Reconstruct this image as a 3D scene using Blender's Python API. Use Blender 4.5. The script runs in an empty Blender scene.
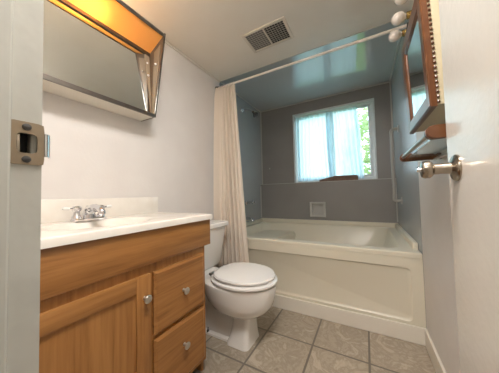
import bpy, bmesh, math, random
from mathutils import Vector, Matrix
random.seed(7)
S = bpy.context.scene
C = S.collection
PI = math.pi

# ------------------------------------------------------------------ camera
CY, CP, CR, F = math.radians(29.042), math.radians(2.107), math.radians(-1.345), 208.365
cd = bpy.data.cameras.new('camera'); cam = bpy.data.objects.new('camera', cd); C.objects.link(cam)
fw = Vector((-math.sin(CY)*math.cos(CP), math.cos(CY)*math.cos(CP), math.sin(CP)))
rt = Vector((math.cos(CY), math.sin(CY), 0)); up = rt.cross(fw)
r2 = rt*math.cos(CR)+up*math.sin(CR); u2 = -rt*math.sin(CR)+up*math.cos(CR)
cam.matrix_world = Matrix(((r2.x, u2.x, -fw.x, 1.292), (r2.y, u2.y, -fw.y, 0.0), (r2.z, u2.z, -fw.z, 0.988), (0, 0, 0, 1)))
cd.sensor_fit = 'HORIZONTAL'; cd.sensor_width = 36; cd.lens = 36*F/499; cd.clip_start = 0.02
S.camera = cam

# ------------------------------------------------------------------ world, lamps, exposure
S.view_settings.view_transform = 'Standard'; S.view_settings.look = 'None'
S.view_settings.gamma = 1; S.view_settings.exposure = 0.2
w = bpy.data.worlds.new('world'); S.world = w; w.use_nodes = True
bg = w.node_tree.nodes['Background']; bg.inputs[0].default_value = (0.66, 0.88, 1.0, 1); bg.inputs[1].default_value = 4.5


def area(name, loc, target, sx, sy, power, col, portal=False):
    l = bpy.data.lights.new(name, 'AREA'); l.shape = 'RECTANGLE'; l.size = sx; l.size_y = sy
    l.energy = power; l.color = col
    if portal: l.cycles.is_portal = True
    o = bpy.data.objects.new(name, l); C.objects.link(o); o.location = loc
    o.rotation_euler = (Vector(target)-Vector(loc)).to_track_quat('-Z', 'Y').to_euler()
    return o


area('window_portal', (0.93, 3.06, 1.6), (0.93, 0, 1.6), 1.1, 1.1, 1, (1, 1, 1), portal=True)
area('hall_fill_light', (0.75, -0.75, 2.1), (1.05, 0.35, 0.95), 1.2, 0.7, 20, (1.0, 0.95, 0.90))  # added fill behind the camera to lift brightness, no known lamp there
area('room_fill_light', (1.15, 0.30, 2.15), (1.0, 0.36, 0), 0.5, 0.32, 24, (1.0, 0.96, 0.92))  # added fill under the ceiling, an assumed source without a fixture

# main dimensions
W, T, B, H, HA, XA, TH, YL, LZ = 1.6, 1.729, 2.919, 2.171, 2.276, -0.10, 0.577, 2.854, 1.132
XJ, YJ = 0.90, 0.112            # latch jamb face, room-side edge of the jamb


# ------------------------------------------------------------------ materials
def mat(name, col=(.8, .8, .8), rough=.5, metal=0, **kw):
    m = bpy.data.materials.new(name); m.use_nodes = True
    b = m.node_tree.nodes['Principled BSDF']
    b.inputs['Base Color'].default_value = (*col, 1); b.inputs['Roughness'].default_value = rough
    b.inputs['Metallic'].default_value = metal
    for k, v in kw.items(): b.inputs[k.replace('_', ' ')].default_value = v
    return m


def nd(m, t, **kw):
    n = m.node_tree.nodes.new(t)
    for k, v in kw.items(): setattr(n, k, v)
    return n


def lk(m, a, b): m.node_tree.links.new(a, b)


def coords(m, scale=(1, 1, 1), rot=(0, 0, 0), loc=(0, 0, 0)):
    tc = nd(m, 'ShaderNodeTexCoord'); mp = nd(m, 'ShaderNodeMapping')
    mp.inputs['Scale'].default_value = scale; mp.inputs['Rotation'].default_value = rot; mp.inputs['Location'].default_value = loc
    lk(m, tc.outputs['Object'], mp.inputs[0]); return mp.outputs[0]


def ramp(m, fac, stops):
    r = nd(m, 'ShaderNodeValToRGB'); e = r.color_ramp.elements
    while len(e) < len(stops): e.new(.5)
    for i, (p, c) in enumerate(stops): e[i].position = p; e[i].color = (*c, 1)
    lk(m, fac, r.inputs[0]); return r.outputs[0]


def noise(m, vec, scale, detail=3, rough=.5, dist=0):
    n = nd(m, 'ShaderNodeTexNoise'); n.inputs['Scale'].default_value = scale; n.inputs['Detail'].default_value = detail
    n.inputs['Roughness'].default_value = rough; n.inputs['Distortion'].default_value = dist
    lk(m, vec, n.inputs['Vector']); return n.outputs[0]


def bump(m, h, strength=.2, dist=.01):
    b = nd(m, 'ShaderNodeBump'); b.inputs['Strength'].default_value = strength; b.inputs['Distance'].default_value = dist
    lk(m, h, b.inputs['Height']); lk(m, b.outputs[0], m.node_tree.nodes['Principled BSDF'].inputs['Normal'])


def paint(name, c1, c2, rough, ns=6, bs=.15, bscale=60):
    m = mat(name, c1, rough); v = coords(m)
    lk(m, ramp(m, noise(m, v, ns), [(.3, c1), (.7, c2)]), m.node_tree.nodes['Principled BSDF'].inputs['Base Color'])
    bump(m, noise(m, v, bscale, 2), bs, .003); return m


M = {}
M['wall'] = paint('wall_paint', (.70, .655, .62), (.73, .69, .655), .5)
M['ceil'] = paint('ceiling_paint', (.72, .67, .60), (.74, .695, .63), .42)
M['hall'] = paint('hall_paint', (.62, .57, .50), (.65, .6, .53), .6)
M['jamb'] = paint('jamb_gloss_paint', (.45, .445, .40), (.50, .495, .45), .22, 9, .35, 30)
M['door'] = paint('door_gloss_paint', (.62, .585, .53), (.645, .61, .555), .2, 5, .25, 45)
M['trim'] = paint('trim_paint', (.74, .69, .60), (.77, .72, .63), .35)
M['backpanel'] = paint('grey_vinyl_panel', (.25, .235, .222), (.27, .255, .24), .38, 4, .05)
M['sidepanel'] = paint('skylit_vinyl_panel', (.37, .385, .39), (.39, .405, .41), .25, 4, .05)  # grey vinyl with the sky light tinted into its base colour
M['ceilpanel'] = paint('glossy_ceiling_panel', (.50, .51, .515), (.515, .525, .53), .01, 3, .0, 5)
nt_ = M['ceilpanel'].node_tree; nt_.nodes.remove(nt_.nodes['Bump'])
M['ceilpanel'].node_tree.nodes['Principled BSDF'].inputs['IOR'].default_value = 2.3
M['strip'] = mat('panel_joint_strip', (.50, .49, .46), .4)
M['tub'] = paint('ivory_acrylic', (.68, .63, .505), (.70, .65, .53), .3, 3, .02)
M['china'] = mat('white_china', (.84, .81, .77), .07)
M['seat'] = mat('white_seat_plastic', (.84, .82, .79), .13)
M['counter'] = paint('cultured_marble', (.80, .74, .66), (.86, .81, .74), .12, 14, 0)
M['chrome'] = mat('chrome', (.75, .75, .77), .12, 1)
M['nickel'] = mat('satin_nickel', (.66, .62, .56), .3, 1)
M['oldnickel'] = mat('aged_nickel', (.36, .31, .25), .25, 1)
M['steel'] = mat('brushed_aluminium', (.55, .53, .50), .35, 1)
M['sidemetal'] = mat('tan_painted_metal', (.17, .12, .075), .5)
M['creamwood'] = mat('cream_painted_wood', (.50, .42, .27), .5)
M['darksteel'] = mat('dull_dark_chrome', (.24, .22, .20), .3, 1)
M['brass'] = mat('brass', (.42, .31, .12), .25, 1)
M['antique'] = mat('tarnished_latch_metal', (.27, .215, .15), .42, .8)
M['dark'] = mat('hole_shade_black', (.012, .012, .012), .8)  # near-black colour standing in for shade inside openings
M['rubber'] = mat('dark_rubber', (.06, .055, .05), .6)
M['mirror'] = mat('mirror_glass', (.80, .84, .83), .015, 1)
M['bracket'] = mat('cream_bracket', (.33, .25, .165), .5)
M['milk'] = mat('frosted_bulb_glass', (.80, .72, .64), .18, Transmission_Weight=.15)
M['ivory'] = mat('white_lever_tip', (.85, .83, .8), .2)
M['rod'] = mat('white_enamel_rod', (.74, .68, .62), .3)
M['grab'] = mat('almond_enamel', (.36, .34, .31), .35)
M['vent'] = mat('vent_plastic', (.60, .55, .48), .45)
M['vgrey'] = mat('vent_grille', (.40, .38, .35), .5)
M['upvc'] = mat('white_window_vinyl', (.72, .74, .74), .35)
M['towel'] = paint('brown_towel', (.16, .10, .075), (.23, .15, .11), .9, 30, .6, 120)
M['bark'] = paint('bark', (.08, .06, .045), (.12, .09, .06), .9)
M['grass'] = paint('lawn', (.06, .16, .03), (.12, .24, .05), .9)

# oak
def oak(name, axis):
    m = mat(name, (.4, .18, .06), .34); sc = [55, 55, 55]; sc[axis] = 2.6
    v = coords(m, tuple(sc)); n1 = noise(m, v, 1.0, 6, .62, .5)
    sc2 = [14, 14, 14]; sc2[axis] = 1.0
    n2 = noise(m, coords(m, tuple(sc2), loc=(3, 1, 2)), 1.0, 3, .5, 1.2)
    mx = nd(m, 'ShaderNodeMix', data_type='FLOAT'); mx.inputs[0].default_value = .4
    lk(m, n1, mx.inputs[2]); lk(m, n2, mx.inputs[3])
    col = ramp(m, mx.outputs[0], [(.34, (.23, .092, .024)), (.48, (.345, .15, .042)), (.62, (.42, .195, .058))])
    lk(m, col, m.node_tree.nodes['Principled BSDF'].inputs['Base Color']); bump(m, n1, .08, .002); return m


M['oak_y'] = oak('honey_oak_grain_along', 1); M['oak_z'] = oak('honey_oak_grain_upright', 2)
M['redwood'] = paint('reddish_brown_wood', (.085, .03, .011), (.15, .058, .021), .3, 18, .1)

# floor: square stone-look tiles with grout
m = M['floor'] = mat('stone_tile_floor', (.4, .36, .3), .34)
v = coords(m, (1, 1, 1), loc=(0.005, 0.26, 0))
br = nd(m, 'ShaderNodeTexBrick', offset=0.0); lk(m, v, br.inputs[0])
for k, x in (('Scale', 1.0), ('Mortar Size', .0065), ('Mortar Smooth', .3), ('Bias', 0.0), ('Brick Width', .32), ('Row Height', .332)): br.inputs[k].default_value = x
br.inputs['Color1'].default_value = (.86, .86, .86, 1); br.inputs['Color2'].default_value = (1.12, 1.1, 1.08, 1)
vein = ramp(m, noise(m, coords(m), 5.5, 8, .66, 2.2), [(.28, (.22, .175, .125)), (.42, (.41, .35, .275)), (.50, (.31, .26, .195)), (.60, (.47, .41, .33)), (.75, (.36, .31, .24))])
mu = nd(m, 'ShaderNodeMix', data_type='RGBA', blend_type='MULTIPLY'); mu.inputs[0].default_value = 1
lk(m, vein, mu.inputs[6]); lk(m, br.outputs[0], mu.inputs[7])
mg = nd(m, 'ShaderNodeMix', data_type='RGBA'); lk(m, br.outputs[1], mg.inputs[0]); lk(m, mu.outputs[2], mg.inputs[6]); mg.inputs[7].default_value = (.17, .145, .115, 1)
lk(m, mg.outputs[2], m.node_tree.nodes['Principled BSDF'].inputs['Base Color'])
inv = nd(m, 'ShaderNodeMath', operation='SUBTRACT'); inv.inputs[0].default_value = 1; lk(m, br.outputs[1], inv.inputs[1]); bump(m, inv.outputs[0], .5, .003)


def cloth(name, col, trans, clear):
    m = bpy.data.materials.new(name); m.use_nodes = True; nt = m.node_tree; nt.nodes.clear()
    out = nd(m, 'ShaderNodeOutputMaterial'); d = nd(m, 'ShaderNodeBsdfDiffuse'); t = nd(m, 'ShaderNodeBsdfTranslucent')
    d.inputs[0].default_value = (*col, 1); t.inputs[0].default_value = (*col, 1)
    a = nd(m, 'ShaderNodeMixShader'); a.inputs[0].default_value = trans; lk(m, d.outputs[0], a.inputs[1]); lk(m, t.outputs[0], a.inputs[2])
    tr = nd(m, 'ShaderNodeBsdfTransparent'); b = nd(m, 'ShaderNodeMixShader'); b.inputs[0].default_value = clear
    lk(m, a.outputs[0], b.inputs[1]); lk(m, tr.outputs[0], b.inputs[2]); lk(m, b.outputs[0], out.inputs[0]); return m


M['sheer'] = cloth('sheer_white_voile', (.72, .86, .92), .70, .10)
M['shower'] = cloth('cream_shower_fabric', (.92, .82, .71), .25, 0)
M['leaf'] = cloth('leaf_green', (.40, .50, .24), .4, 0)
M['diffuser'] = cloth('amber_light_diffuser', (.92, .61, .25), .6, 0)
m = M['glass'] = bpy.data.materials.new('window_glass'); m.use_nodes = True; m.node_tree.nodes.clear()
o_ = nd(m, 'ShaderNodeOutputMaterial'); t_ = nd(m, 'ShaderNodeBsdfTransparent'); g_ = nd(m, 'ShaderNodeBsdfGlossy'); g_.inputs['Roughness'].default_value = 0
x_ = nd(m, 'ShaderNodeMixShader'); x_.inputs[0].default_value = .06; lk(m, t_.outputs[0], x_.inputs[1]); lk(m, g_.outputs[0], x_.inputs[2]); lk(m, x_.outputs[0], o_.inputs[0])


# ------------------------------------------------------------------ mesh helpers
def BM(): return bmesh.new()


def box(bm, x0, x1, y0, y1, z0, z1, bev=0, seg=2):
    r = bmesh.ops.create_cube(bm, size=1); vs = r['verts']
    for v in vs: v.co = Vector((x0+(x1-x0)*(v.co.x+.5), y0+(y1-y0)*(v.co.y+.5), z0+(z1-z0)*(v.co.z+.5)))
    if bev:
        es = list({e for v in vs for e in v.link_edges})
        bmesh.ops.bevel(bm, geom=es, offset=bev, segments=seg, affect='EDGES', profile=.5)
    return bm


def rings(bm, rs, close=True, cap0=True, cap1=True):
    L = [[bm.verts.new(p) for p in r] for r in rs]
    n = len(rs[0])
    for a, b in zip(L, L[1:]):
        for i in range(n if close else n-1):
            j = (i+1) % n
            bm.faces.new((a[i], a[j], b[j], b[i]))
    if cap0: bm.faces.new(list(reversed(L[0])))
    if cap1: bm.faces.new(L[-1])
    return L


def lathe(bm, prof, org, axis=(0, 0, 1), n=24):
    ax = Vector(axis).normalized(); q = ax.to_track_quat('Z', 'Y'); org = Vector(org)
    rs = [[org+q@Vector((max(r, 1e-4)*math.cos(2*PI*i/n), max(r, 1e-4)*math.sin(2*PI*i/n), h)) for i in range(n)] for r, h in prof]
    rings(bm, rs); return bm


def tube(bm, pts, r, n=12):
    pts = [Vector(p) for p in pts]; rs = []
    for i, p in enumerate(pts):
        t = (pts[min(i+1, len(pts)-1)]-pts[max(i-1, 0)]).normalized(); q = t.to_track_quat('Z', 'Y')
        rr = r[i] if isinstance(r, (list, tuple)) else r
        rs.append([p+q@Vector((rr*math.cos(2*PI*k/n), rr*math.sin(2*PI*k/n), 0)) for k in range(n)])
    # keep rings untwisted
    for a in range(1, len(rs)):
        k = min(range(n), key=lambda s: sum((rs[a][(i+s) % n]-rs[a-1][i]).length for i in range(0, n, 3)))
        rs[a] = rs[a][k:]+rs[a][:k]
    rings(bm, rs); return bm


def smooth_path(pts, sub=6):
    P = [Vector(p) for p in pts]; out = []
    for i in range(len(P)-1):
        p0 = P[max(i-1, 0)]; p1 = P[i]; p2 = P[i+1]; p3 = P[min(i+2, len(P)-1)]
        for k in range(sub):
            t = k/sub
            out.append(.5*((2*p1)+(p2-p0)*t+(2*p0-5*p1+4*p2-p3)*t*t+(3*p1-p0-3*p2+p3)*t**3))
    return out+[P[-1]]


def obj(name, bm, material, parent=None, smooth=True):
    bmesh.ops.recalc_face_normals(bm, faces=bm.faces[:])
    me = bpy.data.meshes.new(name); bm.to_mesh(me); bm.free()
    me.materials.append(material)
    if smooth: me.shade_smooth(); me.set_sharp_from_angle(angle=math.radians(38))
    o = bpy.data.objects.new(name, me); C.objects.link(o)
    if parent:
        o.parent = parent
        o.matrix_parent_inverse = world_of(parent).inverted()
    return o


def world_of(o):
    m_ = Matrix.Translation(o.location) @ o.rotation_euler.to_matrix().to_4x4()
    return (world_of(o.parent) @ o.matrix_parent_inverse @ m_) if o.parent else m_


def tag(o, label, cat, group=None):
    o['label'] = label; o['category'] = cat
    if group: o['group'] = group
    return o


def thing(name, label, cat, loc=(0, 0, 0), group=None):
    o = bpy.data.objects.new(name, None); C.objects.link(o); o.location = loc; o.empty_display_size = .05
    return tag(o, label, cat, group)


def struct(name, bm, m_, parent=None, smooth=False):
    o = obj(name, bm, m_, parent, smooth)
    if not parent: o['kind'] = 'structure'
    return o


def sbox(name, m_, *a, bev=0, parent=None): return struct(name, box(BM(), *a, bev=bev), m_, parent)


# ------------------------------------------------------------------ room shell
struct('floor', box(box(BM(), -.2, 1.7, -1.35, 3.02, -.06, 0), -.9, 3.3, -1.35, -.02, -.06, -.0005), M['floor'])
sbox('wall_left', M['wall'], -.12, 0, -.02, T, 0, H)
a_ = BM()
for q in ((XA-.1, XA, T, B+.15, 0, HA), (-.12, XA, T-.02, T, 0, HA)): box(a_, *q)
struct('wall_left_alcove', a_, M['sidepanel'])
sbox('wall_right', M['wall'], W, W+.1, -.02, T, 0, H)
sbox('wall_right_alcove', M['sidepanel'], W, W+.1, T, B+.15, 0, HA)
sbox('ceiling', M['ceil'], -.12, W+.1, -.02, T, H, H+.16)
sbox('ceiling_alcove', M['ceilpanel'], XA-.1, W+.1, T, B+.15, HA, HA+.06)
# back wall with the window opening
WX0, WX1, WZ1 = .425, 1.415, 2.105
bw = BM()
for q in ((XA-.1, WX0, B, B+.12, 0, HA), (WX1, W+.1, B, B+.12, 0, HA), (WX0, WX1, B, B+.12, WZ1, HA), (WX0, WX1, B, B+.12, 0, LZ-.01)): box(bw, *q)
struct('wall_back', bw, M['backpanel'])
# lower ledge of the back wall, with the soap-dish niche cut in it
NX0, NX1, NZ0, NZ1 = .655, .81, .69, .84
lb = BM()
for q in ((XA, NX0, YL, B, 0, LZ-.006), (NX1, W, YL, B, 0, LZ-.006), (NX0, NX1, YL, B, 0, NZ0), (NX0, NX1, YL, B, NZ1, LZ-.006), (NX0, NX1, YL+.05, B, NZ0, NZ1)): box(lb, *q)
struct('wall_back_ledge', lb, M['backpanel'])
sbox('trim_ledge', M['strip'], XA, W, YL-.004, B+.03, LZ-.006, LZ, bev=.001)
# slim joint strips at panel corners
ts = BM()
for q in ((XA, XA+.012, B-.012, B, LZ, HA), (W-.012, W, B-.012, B, LZ, HA), (XA, W, B-.012, B, HA-.014, HA),
          (XA, XA+.014, T, B, HA-.014, HA), (W-.014, W, T, B, HA-.014, HA), (XA, XA+.012, YL-.012, YL, TH+.06, LZ-.03), (W-.012, W, YL-.012, YL, TH+.06, LZ)):
    box(ts, *q)
struct('trim_panel_joints', ts, M['strip'])
sbox('trim_ceiling_edge', M['strip'], XA, W, T, T+.004, H-.004, HA, bev=.001)
sbox('trim_cove_left', M['ceil'], 0, .012, .12, T, H-.016, H, bev=.004)
# near wall with the doorway the camera stands in
nw = BM()
for q in ((-.12, XJ-.02, -.02, YJ-.01, 0, H), (W-.08, W+.1, -.02, YJ-.01, 0, H), (XJ-.02, W-.08, -.02, YJ-.01, 2.06, H)): box(nw, *q)
struct('wall_near', nw, M['wall'])
# hall behind the camera
hb = BM()
for q in ((-.9, 3.3, -1.45, -1.35, 0, 2.3), (-1.0, -.9, -1.45, -.02, 0, 2.3), (3.3, 3.4, -1.45, -.02, 0, 2.3), (-1.0, -.12, -.04, -.02, 0, 2.3), (W+.1, 3.4, -.04, -.02, 0, 2.3)): box(hb, *q)
struct('wall_hall', hb, M['hall'])
sbox('ceiling_hall', M['ceil'], -1.0, 3.4, -1.45, -.02, 2.3, 2.36)
# baseboards
sbox('baseboard_right', M['trim'], W-.014, W, YJ, T-.014, 0, .11, bev=.004)
sbox('baseboard_tub', M['trim'], .0, W, T-.014, T, 0, .108, bev=.004)
sbox('baseboard_left', M['trim'], 0, .014, .96, T-.014, 0, .09, bev=.004)

# door frame on the latch side: rebated jamb with the pocket behind the strike plate
jb = BM(); hy0, hy1, hz0, hz1 = .087, .107, 1.047, 1.079
for q in ((XJ-.02, XJ, -.025, hy0, 0, 2.03), (XJ-.02, XJ, hy1, YJ, 0, 2.03), (XJ-.02, XJ, hy0, hy1, 0, hz0), (XJ-.02, XJ, hy0, hy1, hz1, 2.03)): box(jb, *q)
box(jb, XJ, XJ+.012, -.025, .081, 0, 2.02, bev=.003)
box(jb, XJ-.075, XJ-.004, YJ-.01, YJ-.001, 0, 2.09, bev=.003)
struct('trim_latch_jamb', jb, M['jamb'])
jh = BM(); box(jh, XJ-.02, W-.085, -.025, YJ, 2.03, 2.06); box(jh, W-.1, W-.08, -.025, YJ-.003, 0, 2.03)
struct('trim_head_jamb', jh, M['jamb'])

# ------------------------------------------------------------------ strike plate
sp = thing('strike_plate', 'square tarnished metal strike plate screwed to the white door jamb', 'strike plate', (XJ, .097, 1.062))
bm = BM(); N = 32; cy, cz = .0965, 1.0625
y0, y1, z0, z1 = .0815, .1165, 1.034, 1.091
outer, inner = [], []
for i in range(N):
    a = 2*PI*i/N; c, s = math.cos(a), math.sin(a)
    k = 1/max(abs(c), abs(s)); ex, ez = (y1-y0)/2, (z1-z0)/2
    kk = (abs(c)**14+abs(s)**14)**(-1/14)
    outer.append((cy+ex*c*kk, cz+ez*s*kk))
    ri = .0105; squ = (abs(c)**5+abs(s)**5)**(-1/5)
    inner.append((cy+.0005+ri*c*squ*.95, cz+ri*1.25*s*squ))
rs = [[(x, p[0], p[1]) for p in src] for x, src in ((XJ, inner), (XJ+.0022, inner), (XJ+.0022, outer), (XJ, outer))]
rings(bm, rs, cap0=False, cap1=False); obj('plate', bm, M['antique'], sp)
bm = BM(); pr = []
for i in range(8):
    a = i/7*PI*.55; pr.append((XJ+.0022+.0-.010*(1-math.cos(a)), y1-.003+.008*math.sin(a)))
rings(bm, [[(x, y, cz-.016), (x+.0015, y+.0008, cz-.016), (x+.0015, y+.0008, cz+.016), (x, y, cz+.016)] for x, y in pr]); obj('lip', bm, M['chrome'], sp)
for dz in (-.0215, .0215):
    bm = BM(); lathe(bm, [(.0045, 0), (.0045, .0012), (.003, .0018), (0, .0018)], (XJ+.0022, cy, cz+dz), (1, 0, 0), 16); box(bm, XJ+.0038, XJ+.0044, cy-.003, cy+.003, cz+dz-.0005, cz+dz+.0005)
    obj('screw', bm, M['rubber'], sp)
bm = BM(); box(bm, XJ-.019, XJ-.001, .0872, .0915, 1.0475, 1.076, bev=.001); obj('bent_tab', bm, M['oldnickel'], sp)
obj('pocket_shade_plate', box(BM(), XJ-.0198, XJ-.0185, .0865, .1075, 1.046, 1.08), M['dark'], sp)  # black sheet paints the shade at the bottom of the latch hole

# ------------------------------------------------------------------ door, open against the right wall
sd = struct('door_1', box(BM(), 1.48, 1.515, YJ+.003, .715, .012, 2.02, bev=.002), M['door'])
def doorknob(side, parent):
    x = 1.48 if side < 0 else 1.515; a = (side, 0, 0); o = (x, .657, 1.038)
    L_ = .057 if side < 0 else .04
    k = obj('door_knob', lathe(BM(), [(.0, .0), (.031, 0), (.031, .003), (.027, .007), (.018, .009), (.0135, .012), (.0125, .03), (.0135, L_-.015), (.019, L_-.011), (.0215, L_-.007), (.0215, L_+.003), (.0185, L_+.0075), (.012, L_+.009), (0, L_+.009)], o, a, 32), M['oldnickel'], parent)
    obj('lock_button', lathe(BM(), [(.0, 0), (.006, 0), (.006, .006), (.004, .009), (0, .009)], (x+side*(L_+.009), .657, 1.038), a, 16), M['chrome'], k)
doorknob(-1, sd); doorknob(1, sd)
bm = BM(); box(bm, 1.4835, 1.5115, .7145, .7162, 1.01, 1.066); obj('latch_plate', bm, M['antique'], sd)
lt = [obj('hinge', lathe(BM(), [(0, -.045), (.006, -.045), (.006, .045), (0, .045)], (1.474, YJ+.003, z_), n=12), M['brass'], sd) for z_ in (.25, 1.05, 1.8)]

# ------------------------------------------------------------------ window (structure), sheer curtain, towel
wf = BM(); y0, y1 = B+.03, B+.085
for q in ((WX0, WX0+.028, y0, y1, LZ, WZ1), (WX1-.028, WX1, y0, y1, LZ, WZ1), (WX0+.028, WX1-.028, y0, y1, WZ1-.032, WZ1), (WX0+.028, WX1-.028, y0, y1, LZ, LZ+.04), (.905, .935, y0+.008, y1-.008, LZ+.04, WZ1-.032)): box(wf, *q, bev=.003)
win = struct('window_1', wf, M['upvc'])
for x0, x1, yy in ((WX0+.028, .915, y0+.03), (.925, WX1-.028, y0+.01)):
    s = BM(); za, zb = LZ+.04, WZ1-.032
    for q in ((x0, x0+.03, yy, yy+.02, za, zb), (x1-.03, x1, yy, yy+.02, za, zb), (x0+.03, x1-.03, yy, yy+.02, zb-.03, zb), (x0+.03, x1-.03, yy, yy+.02, za, za+.03)): box(s, *q, bev=.002)
    so = obj('sash', s, M['upvc'], win); obj('pane', box(BM(), x0+.03, x1-.03, yy+.008, yy+.012, za+.03, zb-.03), M['glass'], so)
# window casing proud of the panel
wc = BM()
for q in ((WX0-.012, WX0+.012, B-.012, B+.03, LZ, WZ1+.012), (WX1-.004, WX1+.012, B-.012, B+.03, LZ, WZ1+.012), (WX0+.012, WX1-.004, B-.012, B+.03, WZ1-.012, WZ1+.012)): box(wc, *q, bev=.003)
obj('casing', wc, M['upvc'], win)


def drape(bm, fx, fy, z0, z1, nu, nv):
    g = [[bm.verts.new((fx(i/nu, j/nv), fy(i/nu, j/nv), z0+(z1-z0)*j/nv if not callable(z0) else z0(i/nu)+(z1-z0(i/nu))*j/nv)) for i in range(nu+1)] for j in range(nv+1)]
    for j in range(nv):
        for i in range(nu): bm.faces.new((g[j][i], g[j][i+1], g[j+1][i+1], g[j+1][i]))
    return bm


cu = thing('window_curtain', 'sheer white curtain in two gathered panels across the window', 'curtain', (.85, B, 2.07))
rp = [random.uniform(0, 6) for _ in range(8)]
def pan(xl0, xr0, xl1, xr1, n, ph):
    fx = lambda u, v: (xl0+(xr0-xl0)*u)*v+(xl1+(xr1-xl1)*u)*(1-v)+.006*math.sin(9*u+4*v+ph)
    fy = lambda u, v: B+.004+.018*(math.sin(2*PI*n*u+ph+1.5*math.sin(3*u+ph)*(1-v))*(.7+.3*math.sin(5*u+ph)))+.004*math.sin(23*u+ph)
    return drape(BM(), fx, fy, LZ+.022, 2.062, 130, 24)
obj('panel', pan(.455, .90, .455, .93, 9, 1.0), M['sheer'], cu)
obj('panel', pan(.86, 1.235, .885, 1.295, 8, 2.6), M['sheer'], cu)
obj('curtain_rod', lathe(BM(), [(0, 0), (.007, 0), (.007, WX1-WX0-.03), (0, WX1-WX0-.03)], (WX0+.015, B+.004, 2.064), (1, 0, 0), 12), M['upvc'], cu)
tw = BM(); rs = []
for i in range(25):
    t = i/24; x = .765+.455*t; hh = (.012+.02*min(1, t/.42))*(1 if t < .97 else .8); hy = .0205
    rs.append([(x, YL+.024+hy*math.cos(a)*(1 if abs(math.cos(a)) < .9 else .95), LZ+hh+hh*max(-1, min(1, 1.25*math.sin(a)))) for a in [2*PI*k/20 for k in range(20)]])
rings(tw, rs); tag(obj('folded_towel', tw, M['towel']), 'brown folded cloth lying on the ledge below the window', 'towel')

# ------------------------------------------------------------------ outside: lawn and leafy tree
gr = BM(); box(gr, -7, 9, 3.3, 14, -.5, -.4); o = obj('lawn', gr, M['grass']); o['kind'] = 'structure'
def tree(name, label, cx_, cy_, r_, zc, n, seed):
    rnd = random.Random(seed); t = thing(name, label, 'tree', (cx_, cy_, -.4))
    obj('trunk', tube(BM(), smooth_path([(cx_, cy_, -.4), (cx_+.05, cy_, .6), (cx_-.03, cy_, zc)]), .06), M['bark'], t)
    b = BM()
    for _ in range(n):
        d = Vector((rnd.gauss(0, 1), rnd.gauss(0, 1), rnd.gauss(0, 1))).normalized()*rnd.uniform(.35, 1)**.5
        p = Vector((cx_+d.x*r_, cy_+d.y*r_, zc+d.z*r_*1.9)); q = Vector((rnd.gauss(0, 1), rnd.gauss(0, 1), rnd.gauss(0, 1))).to_track_quat('Z', 'Y'); s_ = rnd.uniform(.05, .09)
        b.faces.new([b.verts.new(p+q@Vector(c)*s_) for c in ((-1, 0, 0), (0, -.45, 0), (1, 0, .1), (0, .45, 0))])
    obj('foliage', b, M['leaf'], t, False)
tree('leafy_tree', 'green leafy tree outside, seen past the right edge of the curtain', 1.55, 5.4, .75, 1.6, 2600, 3)

# ------------------------------------------------------------------ bathtub
def rrect(x0, x1, y0, y1, r, z, n=8):
    out = []
    for cx_, cy_, a0 in ((x1-r, y1-r, 0), (x0+r, y1-r, PI/2), (x0+r, y0+r, PI), (x1-r, y0+r, 1.5*PI)):
        for k in range(n+1):
            a = a0+PI/2*k/n; out.append((cx_+r*math.cos(a), cy_+r*math.sin(a), z))
    return out


tb = thing('bathtub', 'ivory built-in bathtub with a recessed rectangular apron panel', 'bathtub', (.75, T+.5, 0))
X0, X1, Y0, Y1 = XA+.001, W-.001, T+.012, YL-.001
bm = BM()
rs = [rrect(X0, X1, Y0+.03, Y1, .004, .30), rrect(X0, X1, Y0+.03, Y1, .004, TH-.04), rrect(X0, X1, Y0-.012, Y1, .004, TH-.034), rrect(X0, X1, Y0-.012, Y1, .006, TH-.008), rrect(X0+.004, X1-.004, Y0-.005, Y1-.004, .006, TH),
      rrect(X0+.09, X1-.10, Y0+.075, Y1-.075, .12, TH), rrect(X0+.10, X1-.11, Y0+.085, Y1-.085, .12, TH-.012), rrect(X0+.12, X1-.14, Y0+.11, Y1-.11, .15, TH-.13),
      rrect(X0+.17, X1-.19, Y0+.15, Y1-.15, .17, TH-.20), rrect(X0+.20, X1-.24, Y0+.19, Y1-.19, .17, .20), rrect(X0+.26, X1-.34, Y0+.25, Y1-.25, .15, .155)]
rings(bm, rs, cap0=False); obj('tub_body', bm, M['tub'], tb)
# apron: outer skin with stepped recess
bm = BM(); A = dict(x0=.26, x1=1.535, z0=.125, z1=.475)
def fr(x0, x1, z0, z1, r, y): return [(p[0], y, p[1]) for p in rrect(x0, x1, z0, z1, r, 0, 6)]
rings(bm, [fr(X0, X1, .001, TH-.036, .001, T+.03), fr(X0, X1, .001, TH-.036, .001, T+.002), fr(A['x0'], A['x1'], A['z0'], A['z1'], .03, T+.002), fr(A['x0']+.004, A['x1']-.004, A['z0']+.004, A['z1']-.004, .028, T+.008), fr(A['x0']+.016, A['x1']-.016, A['z0']+.016, A['z1']-.012, .022, T+.014)]); obj('apron', bm, M['tub'], tb)
fl = BM(); box(fl, X0, X1, Y1-.02, Y1, TH-.01, TH+.05, bev=.006); box(fl, X1-.032, X1, T+.12, Y1-.02, TH-.01, TH+.045, bev=.008); box(fl, X0, X0+.03, T+.12, Y1-.02, TH-.01, TH+.045, bev=.008)
obj('flange', fl, M['tub'], tb)
# seat ledge moulded in the left end
se = BM(); rings(se, [[(X0+.1, Y0+.1, z), (.28, Y0+.1, z), (.44, Y1-.32, z), (.46, Y1-.1, z), (X0+.1, Y1-.1, z)] for z in (.2, TH-.10)])
bmesh.ops.bevel(se, geom=se.edges[:], offset=.02, segments=3, affect='EDGES'); obj('moulded_seat', se, M['tub'], tb)

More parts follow.
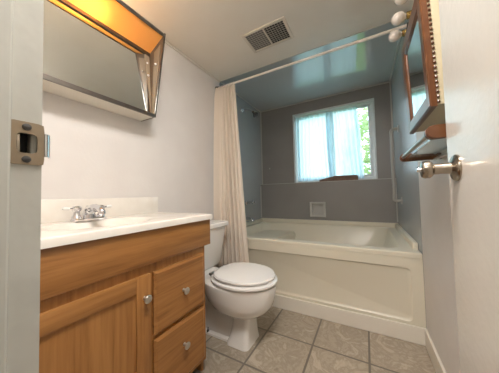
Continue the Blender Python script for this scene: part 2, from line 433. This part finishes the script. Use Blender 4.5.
# soap dish in the ledge
sdh = thing('soap_dish', 'square grey recessed soap dish in the low grey wall above the tub', 'soap dish', ((NX0+NX1)/2, YL, .765))
bm = BM()
def fr2(x0, x1, z0, z1, y): return [(x0, y, z0), (x1, y, z0), (x1, y, z1), (x0, y, z1)]
e = .024
rings(bm, [fr2(NX0-e, NX1+e, NZ0-e, NZ1+e, YL), fr2(NX0-e, NX1+e, NZ0-e, NZ1+e, YL-.008), fr2(NX0-e+.006, NX1+e-.006, NZ0-e+.006, NZ1+e-.006, YL-.013), fr2(NX0+.004, NX1-.004, NZ0+.004, NZ1-.004, YL-.01), fr2(NX0+.004, NX1-.004, NZ0+.004, NZ1-.004, YL+.045)], cap0=False)
obj('niche_frame', bm, M['strip'], sdh, False)
obj('shelf', box(BM(), NX0+.006, NX1-.006, YL+.0, YL+.044, NZ0+.006, NZ0+.02, bev=.003), M['strip'], sdh)

# ------------------------------------------------------------------ shower fittings on the left alcove wall
YS = 2.36
sh = thing('wall_shower', 'dark chrome shower head on a bent arm above the tub', 'shower head', (XA, YS, 2.09))
obj('wall_flange', lathe(BM(), [(0, 0), (.03, 0), (.026, .008), (.012, .014), (0, .014)], (XA, YS, 2.105), (1, 0, 0), 20), M['chrome'], sh)
obj('arm', tube(BM(), smooth_path([(XA+.005, YS, 2.105), (XA+.06, YS, 2.105), (XA+.12, YS, 2.085), (XA+.16, YS, 2.05)]), .0095), M['chrome'], sh)
obj('spray_head', lathe(BM(), [(0, -.01), (.014, -.008), (.016, .01), (.013, .02), (.034, .045), (.038, .06), (.034, .065), (0, .062)], (XA+.16, YS, 2.05), (.62, 0, -.75), 24), mat('dark_chrome', (.25, .25, .26), .2, 1), sh)
vl = thing('bath_valve', 'chrome two-handle bath valve above the tub spout', 'bath tap', (XA, YS, .88))
obj('body', box(BM(), XA, XA+.03, YS-.12, YS+.12, .865, .895, bev=.008), M['chrome'], vl)
for dy in (-.1, .1):
    k = obj('handle', lathe(BM(), [(0, .02), (.014, .02), (.012, .05), (.02, .055), (.026, .065), (.026, .09), (.018, .098), (0, .098)], (XA, YS+dy, .88), (1, 0, 0), 10), M['chrome'], vl)
obj('diverter', lathe(BM(), [(0, .02), (.011, .02), (.011, .06), (.017, .065), (.017, .08), (0, .083)], (XA, YS, .88), (1, 0, 0), 12), M['chrome'], vl)
so = thing('tub_spout', 'short chrome tub spout below the bath valve', 'spout', (XA, YS, .66))
obj('spout_body', tube(BM(), smooth_path([(XA, YS, .665), (XA+.06, YS, .665), (XA+.105, YS, .658), (XA+.12, YS, .635)]), [.026]*6+[.025]*6+[.023]*6+[.02]), M['chrome'], so)
obj('knob', lathe(BM(), [(0, 0), (.005, 0), (.005, .02), (.009, .024), (0, .03)], (XA+.09, YS, .685), n=10), M['chrome'], so)
# wall hook dots on grey panel
tag(obj('wall_plug', lathe(BM(), [(0, 0), (.012, 0), (.01, .006), (0, .006)], (.03, B, 1.37), (0, -1, 0), 14), M['strip']), 'tiny round plug on the grey back wall left of the window', 'wall plug')

# grab bar on right alcove wall
gb = thing('grab_bar', 'long vertical almond grab bar on the wall beyond the mirror', 'grab bar', (W, 2.5, 1.24))
ga, gz0, gz1 = 2.5, .89, 1.60
obj('bar', tube(BM(), smooth_path([(W-.004, ga, gz1), (W-.045, ga, gz1), (W-.06, ga, gz1-.02), (W-.06, ga, gz1-.08), (W-.06, ga, gz0+.08), (W-.06, ga, gz0+.02), (W-.045, ga, gz0), (W-.004, ga, gz0)], 8), .0145, 14), M['grab'], gb)
for z_ in (gz0, gz1): obj('mounting_flange', lathe(BM(), [(0, 0), (.036, 0), (.034, .006), (.02, .009), (0, .009)], (W, ga, z_), (-1, 0, 0), 20), M['grab'], gb)

# ------------------------------------------------------------------ shower rod, rings, curtain
RY, RZ = 1.68, 2.072
rd = thing('shower_rod', 'long white shower curtain rod spanning wall to wall', 'curtain rod', (.8, RY, RZ))
obj('tube', lathe(BM(), [(0, 0), (.0098, 0), (.0098, 1.1), (.0112, 1.1), (.0112, W-.002), (0, W-.002)], (.001, RY, RZ), (1, 0, 0), 20), M['rod'], rd)
for x, a in ((.0, (1, 0, 0)), (W, (-1, 0, 0))): obj('end_cap', lathe(BM(), [(0, 0), (.024, 0), (.022, .012), (.017, .03), (0, .03)], (x, RY, RZ), a, 20), M['rubber'], rd)
ring0 = None
for i in range(8):
    x = .045+.024*i
    if ring0 is None:
        rb = BM(); rs = []
        for k in range(20):
            a = 2*PI*k/20; c = Vector((0, .02*math.cos(a), .024*math.sin(a)-.008)); n_ = Vector((0, math.cos(a), math.sin(a)))
            rs.append([c+n_*.0018*math.cos(b)+Vector((1, 0, 0))*.0018*math.sin(b) for b in [2*PI*j/6 for j in range(6)]])
        rs.append(rs[0]); rings(rb, rs, cap0=False, cap1=False); bmesh.ops.remove_doubles(rb, verts=rb.verts[:], dist=1e-5)
        ring0 = r = obj('curtain_ring', rb, M['rod'])
    else:
        r = ring0.copy(); C.objects.link(r)
    r.location = (x, RY, RZ); tag(r, 'small curtain ring on the left end of the shower rod', 'curtain ring', 'shower curtain rings')
def scx(u, v):
    r_ = .232*v+.335*(1-v); l_ = .014+.004*(1-v)
    return l_+(r_-l_)*u+.008*math.sin(2*PI*7.5*u+2*v)*(1-.3*v)
def scy(u, v): return RY-.005-.085*(1-u)**1.3*(1-v)**.5-.03*(1-u)+(.012+.014*(1-v)**.6)*math.sin(2*PI*8.5*u+.7*math.sin(5*u)+.5*v)*(.75+.25*math.sin(11*u+1))
sc = drape(BM(), scx, scy, .30, 2.058, 220, 30)
so_ = obj('shower_curtain', sc, M['shower']); tag(so_, 'cream fabric shower curtain gathered in folds beside the toilet', 'shower curtain')
sm = so_.modifiers.new('thickness', 'SOLIDIFY'); sm.thickness = .0012

# ------------------------------------------------------------------ toilet
TY = 1.245
to = thing('toilet', 'white round-front toilet with closed lid between vanity and tub', 'toilet', (.4, TY, 0))
def egg(xb, xf, hw, z, n=40, p=2.3, pf=2.0):
    xm = xb+(xf-xb)*.5; out = []
    for k in range(n):
        a = 2*PI*k/n; c, s = math.cos(a), math.sin(a)
        pp = p if c < 0 else pf
        rr = (abs(c)**pp+abs(s)**pp)**(-1/pp)
        out.append((xm+(xf-xm if c > 0 else xm-xb)*c*rr, TY+hw*s*rr, z))
    return out
bm = BM()
rings(bm, [egg(.40, .60, .07, .185, pf=2.6), egg(.39, .63, .088, .192, pf=2.3), egg(.35, .675, .122, .205, pf=2.1), egg(.30, .712, .15, .232), egg(.265, .742, .168, .27), egg(.24, .757, .178, .315), egg(.23, .764, .184, .36), egg(.23, .768, .188, .388), egg(.232, .766, .187, .398), egg(.25, .75, .176, .404)]); obj('bowl', bm, M['china'], to)
def prect(x0, x1, hw, r, z): return rrect(x0, x1, TY-hw, TY+hw, r, z, 5)
bm = BM(); rings(bm, [prect(.445, .608, .098, .03, 0), prect(.446, .607, .097, .03, .012), prect(.46, .605, .088, .032, .05), prect(.475, .605, .078, .034, .12), prect(.48, .61, .074, .036, .18), prect(.47, .625, .08, .036, .21)]); obj('pedestal', bm, M['china'], to)
bm = BM()   # trapway body between the pedestal and the wall, with its foot flange
rings(bm, [prect(.11, .50, .075, .03, 0), prect(.11, .50, .075, .03, .014), prect(.12, .50, .06, .03, .026), prect(.10, .50, .052, .03, .12), prect(.08, .50, .056, .03, .2), prect(.05, .50, .08, .03, .27), prect(.03, .46, .10, .03, .31), prect(.02, .34, .115, .03, .36), prect(.02, .34, .12, .03, .392), prect(.026, .334, .114, .03, .402)]); obj('trapway', bm, M['china'], to)
def sring(xb, xf, hw, z): return egg(xb, xf, hw, z, p=2.6)
bm = BM(); rings(bm, [sring(.335, .745, .168, .402), sring(.335, .752, .174, .409), sring(.324, .772, .193, .412), sring(.322, .775, .195, .418), sring(.324, .773, .193, .426), sring(.332, .765, .185, .430)]); st = obj('seat', bm, M['seat'], to)
bm = BM(); rings(bm, [sring(.35, .735, .160, .429), sring(.35, .74, .164, .437), sring(.34, .758, .180, .440), sring(.338, .76, .182, .450), sring(.345, .753, .176, .459), sring(.36, .70, .12, .464), sring(.45, .60, .05, .466)]); obj('seat_lid', bm, M['seat'], to)
for dy in (-.07, .07): obj('seat_hinge', lathe(BM(), [(0, -.022), (.009, -.022), (.011, -.018), (.011, .018), (.009, .022), (0, .022)], (.318, TY+dy, .434), (0, 1, 0), 14), M['steel'], to)
def trect(x0, x1, hw, r, z): return rrect(x0, x1, TY+.02-hw, TY+.02+hw, r, z, 5)
bm = BM(); rings(bm, [trect(.035, .18, .17, .03, .403), trect(.02, .20, .19, .03, .43), trect(.014, .23, .222, .028, .723)]); obj('tank', bm, M['china'], to)
bm = BM(); rings(bm, [trect(.010, .243, .234, .026, .724), trect(.008, .25, .242, .026, .730), trect(.008, .25, .242, .026, .754), trect(.016, .242, .234, .022, .762)]); obj('tank_lid', bm, M['china'], to)
hl = BM(); lathe(hl, [(0, 0), (.012, 0), (.012, .01), (0, .01)], (.224, TY-.13, .68), (1, 0, 0), 14); tube(hl, [(.236, TY-.13, .68), (.242, TY-.10, .677), (.242, TY-.06, .67)], .006, 8); obj('flush_lever', hl, M['chrome'], to)
for s_ in (-1, 1): obj('bolt_cap', lathe(BM(), [(0, 0), (.012, 0), (.01, .012), (.003, .016), (.003, .032), (0, .033)], (.27, TY+s_*.064, .012), n=12), M['rubber'], to)

# ------------------------------------------------------------------ vanity
va = thing('vanity_cabinet', 'honey oak vanity cabinet with one panel door and two drawers', 'vanity', (.24, .53, 0))
VX, VY0, VY1 = .47, YJ+.012, .928
bm = BM()
for q in ((.002, VX-.02, VY1-.016, VY1, .0, .845), (.002, VX-.02, VY0, VY0+.016, 0, .845), (.002, VX-.02, VY0+.016, VY1-.016, .09, .106), (.002, .012, VY0+.016, VY1-.016, .1, .845), (VX-.08, VX-.065, VY0+.016, VY1-.016, 0, .09)): box(bm, *q)
obj('carcass', bm, M['oak_z'], va, False)
bm = BM()
for q in ((VX-.02, VX, VY0, VY1, .655, .845), (VX-.02, VX, VY0, VY1, .07, .10), (VX-.02, VX, VY0, VY0+.05, .10, .655), (VX-.02, VX, .56, .60, .10, .655), (VX-.02, VX, VY1-.035, VY1, .10, .655), (VX-.02, VX, .60, VY1-.035, .365, .395)): box(bm, *q)
obj('face_frame', bm, M['oak_z'], va, False)
obj('front_rail', box(BM(), VX, VX+.018, VY0, .962, .703, .848, bev=.003), M['oak_y'], va)
def knob(y, z, par, x=VX+.019): return obj('knob', lathe(BM(), [(0, 0), (.009, 0), (.007, .004), (.0065, .012), (.013, .017), (.0165, .021), (.0165, .024), (.013, .027), (.012, .0265), (.007, .029), (0, .0295)], (x, y, z), (1, 0, 0), 20), M['nickel'], par)
def front(y0, y1, z0, z1):
    b = BM(); f3 = lambda e_, x: [(x, y0+e_, z0+e_), (x, y1-e_, z0+e_), (x, y1-e_, z1-e_), (x, y0+e_, z1-e_)]
    rings(b, [f3(0, VX+.001), f3(0, VX+.010), f3(.004, VX+.013), f3(.012, VX+.019)]); return b
for z0, z1, kz in ((.392, .662, .523), (.098, .375, .262)):
    d = obj('drawer', front(.592, .905, z0, z1), M['oak_y'], va, False); knob(.752, kz, d)
DY0, DY1, DZ0, DZ1 = .155, .573, .098, .665; sw = .062
d = obj('door', box(BM(), VX+.0005, VX+.003, DY0+.002, DY1-.002, DZ0+.002, DZ1-.002), M['oak_z'], va)
for y0, y1 in ((DY0, DY0+sw), (DY1-sw, DY1)): obj('stile', box(BM(), VX+.003, VX+.019, y0, y1, DZ0, DZ1, bev=.003), M['oak_z'], d)
for z0, z1 in ((DZ0, DZ0+sw), (DZ1-sw, DZ1)): obj('rail', box(BM(), VX+.003, VX+.0188, DY0+sw, DY1-sw, z0, z1, bev=.003), M['oak_y'], d)
b = BM(); f4 = lambda e_, x: [(x, DY0+sw+e_, DZ0+sw+e_), (x, DY1-sw-e_, DZ0+sw+e_), (x, DY1-sw-e_, DZ1-sw-e_), (x, DY0+sw+e_, DZ1-sw-e_)]
rings(b, [f4(-.002, VX+.003), f4(-.002, VX+.012), f4(.004, VX+.008), f4(.03, VX+.0085)]); obj('door_panel', b, M['oak_z'], d, False)
knob(.545, .574, d)

# countertop with moulded basin
ct = thing('countertop', 'cream cultured marble countertop with a moulded sink basin', 'countertop', (.25, .54, .85))
bm = BM(); nx, ny = 40, 66; cx0, cx1, cy0, cy1, cz0, cz1 = .002, .502, YJ+.008, .966, .849, .878
def tz(x, y):
    d_ = math.sqrt(((x-.27)/.165)**2+((y-.50)/.215)**2)
    t = max(0, min(1, (1-d_)/.75)); t = t*t*(3-2*t)
    edge = min(x-cx0+.02, cx1-x, y-cy0+.02, cy1-y); r_ = .006
    return cz1-.12*t-(r_-math.sqrt(max(0, r_*r_-max(0, r_-edge)**2)))
def gp(a0, a1, n): return [a0+(a1-a0)*i/n for i in range(n+1)][:-1]+[a1-.004, a1-.0015, a1]
xs, ys = gp(cx0, cx1, nx), gp(cy0, cy1, ny); xs.sort(); ys.sort()
g = [[bm.verts.new((x, y, tz(x, y))) for y in ys] for x in xs]
for i in range(len(xs)-1):
    for j in range(len(ys)-1): bm.faces.new((g[i][j], g[i+1][j], g[i+1][j+1], g[i][j+1]))
border = [g[0][j] for j in range(len(ys))]+[g[i][-1] for i in range(1, len(xs))]+[g[-1][j] for j in range(len(ys)-2, -1, -1)]+[g[i][0] for i in range(len(xs)-2, 0, -1)]
low = [bm.verts.new((v.co.x, v.co.y, cz0)) for v in border]
for i in range(len(border)): j = (i+1) % len(border); bm.faces.new((border[i], low[i], low[j], border[j]))
obj('basin_top', bm, M['counter'], ct)
obj('backsplash', box(BM(), .002, .022, YJ+.008, .966, .877, .985, bev=.004), M['counter'], ct)
obj('drain', lathe(BM(), [(0, 0), (.022, 0), (.02, .004), (0, .003)], (.27, .5, .759), n=20), M['chrome'], ct)

# ------------------------------------------------------------------ faucet
fa = thing('faucet', 'chrome two-handle centerset faucet with white lever tips on countertop', 'faucet', (.10, .52, .88))
FZ, FX, FY = .8785, .10, .515
bm = BM(); rings(bm, [[(p[0], p[1], z) for p in rrect(FX-.026+e_, FX+.026-e_, FY-.075+e_, FY+.075-e_, .024, 0, 6)] for e_, z in ((0, FZ), (0, FZ+.008), (.004, FZ+.013))]); obj('base_plate', bm, M['chrome'], fa)
obj('spout', tube(BM(), smooth_path([(FX, FY, FZ+.01), (FX, FY, FZ+.035), (FX+.02, FY, FZ+.055), (FX+.07, FY, FZ+.06), (FX+.115, FY, FZ+.05), (FX+.122, FY, FZ+.032)], 5), [.027]*5+[.024]*5+[.020]*5+[.016]*5+[.014]*5+[.012], 14), M['chrome'], fa)
for s_, dx, dz in ((-1, .004, .018), (1, -.004, .020)):
    y = FY+s_*.051
    h = obj('handle', lathe(BM(), [(0, 0), (.021, 0), (.019, .012), (.013, .022), (.012, .036), (.018, .042), (.019, .054), (.013, .062), (0, .064)], (FX, y, FZ+.01), n=20), M['chrome'], fa)
    obj('lever', tube(BM(), [(FX, y+s_*.01, FZ+.058), (FX+dx, y+s_*.03, FZ+.062)], [.006, .005], 10), M['chrome'], h)
    obj('lever_tip', tube(BM(), [(FX+dx, y+s_*.028, FZ+.0615), (FX+dx, y+s_*.04, FZ+.063), (FX+dx*1.3, y+s_*.052, FZ+.064), (FX+dx*1.3, y+s_*.056, FZ+.064)], [.006, .0075, .0075, .004], 10), M['ivory'], h)
obj('lift_rod', lathe(BM(), [(0, 0), (.003, 0), (.003, .05), (.006, .054), (.004, .062), (0, .062)], (FX-.02, FY, FZ+.01), n=10), M['chrome'], fa)

# ------------------------------------------------------------------ lighted medicine cabinet over the vanity
mc = thing('medicine_cabinet', 'slant-front mirrored medicine cabinet with glowing amber light canopy', 'medicine cabinet', (.1, .5, 1.49))
MY0, MY1 = .14, .857
def side(y0, y1, pts): return [[(x, y, z) for x, z in pts] for y in (y0, y1)]
prof = [(.002, 1.49), (.143, 1.49), (.243, 1.993), (.002, 1.993)]
for y0, y1 in ((MY0, MY0+.006), (MY1-.006, MY1)):
    b = BM(); rings(b, side(y0, y1, prof)); obj('side_panel', b, M['sidemetal'], mc, False)
b = BM(); rings(b, side(MY0+.006, MY1-.006, [(.002, 1.491), (.142, 1.491), (.1435, 1.50), (.1405, 1.5035), (.002, 1.4975)])); obj('bottom_tray', b, M['trim'], mc, False)
b = BM(); rings(b, side(MY0+.006, MY1-.006, [(.137, 1.487), (.1455, 1.487), (.1485, 1.507), (.1405, 1.511)])); obj('lower_chrome_rail', b, M['darksteel'], mc, False)
b = BM(); rings(b, side(MY0+.006, MY1-.006, [(.210, 1.989), (.242, 1.989), (.2425, 1.993), (.210, 1.993)])); obj('top_panel', b, M['steel'], mc, False)
b = BM(); rings(b, side(MY0+.006, MY1-.006, [(.233, 1.975), (.2385, 1.975), (.243, 1.9889), (.239, 1.9889)])); obj('canopy_lip', b, M['darksteel'], mc, False)
b = BM(); rings(b, side(MY0+.008, MY1-.008, [(.105, 1.912), (.2335, 1.979), (.2335, 1.981), (.105, 1.914)])); obj('light_diffuser', b, M['diffuser'], mc, False)
b = BM(); rings(b, side(MY0+.012, MY1-.03, [(.108, 1.512), (.112, 1.512), (.099, 1.900), (.095, 1.900)])); obj('mirror', b, M['mirror'], mc, False)
b = BM(); rings(b, side(MY0+.008, MY1-.008, [(.090, 1.896), (.108, 1.896), (.108, 1.913), (.090, 1.913)])); obj('mirror_top_rail', b, mat('bronze_anodised_rail', (.20, .17, .14), .35, 1), mc, False)
b = BM(); rings(b, side(MY0+.006, MY1-.006, [(.004, 1.4975), (.010, 1.4975), (.010, 1.945), (.004, 1.945)])); obj('back_panel', b, M['bracket'], mc, False)
b = BM(); rings(b, [[(x_+dx, y, z) for y, z, x_ in ((MY1-.013, 1.512, .113), (MY1-.007, 1.512, .113), (MY1-.012, 1.893, .101), (MY1-.043, 1.893, .101))] for dx in (0, .003)]); obj('bracket', b, M['bracket'], mc, False)
b = BM(); rings(b, side(MY1-.010, MY1-.0065, [(.119, 1.512), (.138, 1.512), (.207, 1.935), (.150, 1.905)])); obj('bracket', b, M['bracket'], mc, False)
b = BM(); rings(b, side(MY1-.008, MY1+.001, [(.142, 1.489), (.147, 1.489), (.2475, 1.994), (.2425, 1.994)])); obj('edge_trim', b, M['darksteel'], mc, False)
for x, y, z in ((.104, MY1-.026, 1.84), (.108, MY1-.022, 1.76), (.165, MY1-.012, 1.82)): obj('screw', lathe(BM(), [(0, 0), (.006, 0), (.006, .006), (0, .008)], (x, y, z), (.7, -.7, 0), 14), M['ivory'], mc)
ll = bpy.data.lights.new('canopy_bulb_light', 'POINT'); ll.energy = 2.5; ll.color = (1, .77, .50); ll.shadow_soft_size = .012
for y in (.33, .5):
    lo = bpy.data.objects.new('canopy_bulb_light', ll); C.objects.link(lo); lo.location = (.12, y, 1.966)

# ------------------------------------------------------------------ wooden mirror cabinet on right wall
mi = thing('mirror_cabinet', 'brown wood framed mirror cabinet on right wall behind the door', 'mirror cabinet', (W, 1.08, 1.26))
KX, KY0, KY1, KZ0, KZ1 = 1.490, .885, 1.27, 1.262, 1.69
def lean(b, back=9.0):      # the front leans forward towards its top
    for v in b.verts:
        if v.co.x < back: v.co.x -= .035*(v.co.z-KZ0)
    return b
obj('box', lean(box(BM(), KX+.018, W-.001, KY0+.006, KY1-.006, KZ0+.006, KZ1-.006), W-.05), M['creamwood'], mi)
b = BM(); f5 = lambda e_, x: [(x, KY0+e_, KZ0+e_), (x, KY1-e_, KZ0+e_), (x, KY1-e_, KZ1-e_), (x, KY0+e_, KZ1-e_)]
rings(b, [f5(0, KX+.018), f5(0, KX+.004), f5(.006, KX), f5(.048, KX+.002), f5(.058, KX+.008), f5(.058, KX+.014)], cap1=False); obj('frame', lean(b), M['redwood'], mi, False)
obj('mirror', lean(box(BM(), KX+.009, KX+.013, KY0+.056, KY1-.056, KZ0+.056, KZ1-.056)), M['mirror'], mi, False)
b = BM()
for k in range(26): lathe(b, [(0, -.0055), (.003, -.004), (.0045, 0), (.003, .004), (0, .0055)], (KX+.023, KY0+.004, KZ0+.015+k*.0165), n=8)
obj('bead_trim', lean(b), M['redwood'], mi)

sf = thing('wall_shelf', 'glass shelf with rounded brown wood brackets under the framed mirror', 'shelf', (W, 1.0, 1.14))
for y in (.748, 1.25):
    b = BM(); pts = [(W-.001, 1.128), (W-.001, 1.165)]
    pts += [(1.462+  .0185*math.cos(a), 1.1465+  .0185*math.sin(a)) for a in [PI/2+PI*k/10 for k in range(11)]]
    rings(b, side(y-.011, y+.011, pts)); bmesh.ops.bevel(b, geom=[e_ for e_ in b.edges if abs(e_.verts[0].co.y-e_.verts[1].co.y) < 1e-6], offset=.003, segments=2, affect='EDGES'); obj('bracket', b, M['redwood'], sf)
obj('glass_plate', box(BM(), 1.475, W-.002, .76, 1.24, 1.142, 1.148), mat('shelf_glass', (.75, .85, .85), .05, Transmission_Weight=.85), sf)
obj('front_rail', tube(BM(), [(1.458, .76, 1.149), (1.458, 1.24, 1.149)], .0075, 12), M['steel'], sf)
obj('rear_rail', tube(BM(), [(1.575, .76, 1.128), (1.575, 1.24, 1.128)], .006, 12), M['steel'], sf)

# vanity light bar with globe bulbs above it
lbz = 1.892
lb_ = thing('light_bar', 'brass wall light bar with unlit frosted globe bulbs above framed mirror', 'light fixture', (W, 1.2, lbz))
obj('back_plate', box(BM(), W-.03, W-.001, .94, 1.49, lbz-.045, lbz+.045, bev=.006), M['brass'], lb_)
for y in (1.04, 1.18, 1.32, 1.46):
    obj('socket', lathe(BM(), [(0, 0), (.019, 0), (.019, .006), (.0155, .009), (.0175, .012), (.0175, .056), (.013, .060), (0, .060)], (W-.03, y, lbz), (-1, 0, 0), 20), M['brass'], lb_)
    obj('bulb', lathe(BM(), [(0, 0), (.012, 0), (.013, .006), (.021, .012), (.028, .023), (.0305, .035), (.028, .047), (.021, .058), (.011, .064), (0, .065)], (W-.088, y, lbz), (-1, 0, 0), 24), M['milk'], lb_)

# ------------------------------------------------------------------ ceiling vent
ve = thing('ceiling_vent', 'white rectangular exhaust vent grille in the ceiling', 'vent', (.695, 1.41, H))
v0, v1, v2, v3 = .548, .842, 1.325, 1.50; fw_ = .022
b = BM()
for q in ((v0-fw_, v0, v2-fw_, v3+fw_, H-.008, H), (v1, v1+fw_, v2-fw_, v3+fw_, H-.008, H), (v0, v1, v2-fw_, v2, H-.008, H), (v0, v1, v3, v3+fw_, H-.008, H), ((v0+v1)/2-.006, (v0+v1)/2+.006, v2, v3, H-.008, H-.001)): box(b, *q, bev=.002)
obj('frame', b, M['vent'], ve)
obj('cavity_shade_plate', box(BM(), (v0+v1)/2+.006, v1, v2, v3, H-.002, H-.001), M['dark'], ve, False)  # flat black plate stands in for the unlit space behind the grille
obj('cover_plate', box(BM(), v0, (v0+v1)/2-.006, v2, v3, H-.003, H-.001), mat('dull_grey', (.14, .13, .12), .7), ve, False)  # dark grey plate behind the left half of the grille
b = BM()
for h0, h1 in ((v0, (v0+v1)/2-.006), ((v0+v1)/2+.006, v1)):
    for k in range(1, 7): x = h0+(h1-h0)*k/7; box(b, x-.0013, x+.0013, v2, v3, H-.006, H-.003)
    for k in range(1, 9): y = v2+(v3-v2)*k/9; box(b, h0, h1, y-.0013, y+.0013, H-.006, H-.003)
obj('grille', b, M['vgrey'], ve, False)
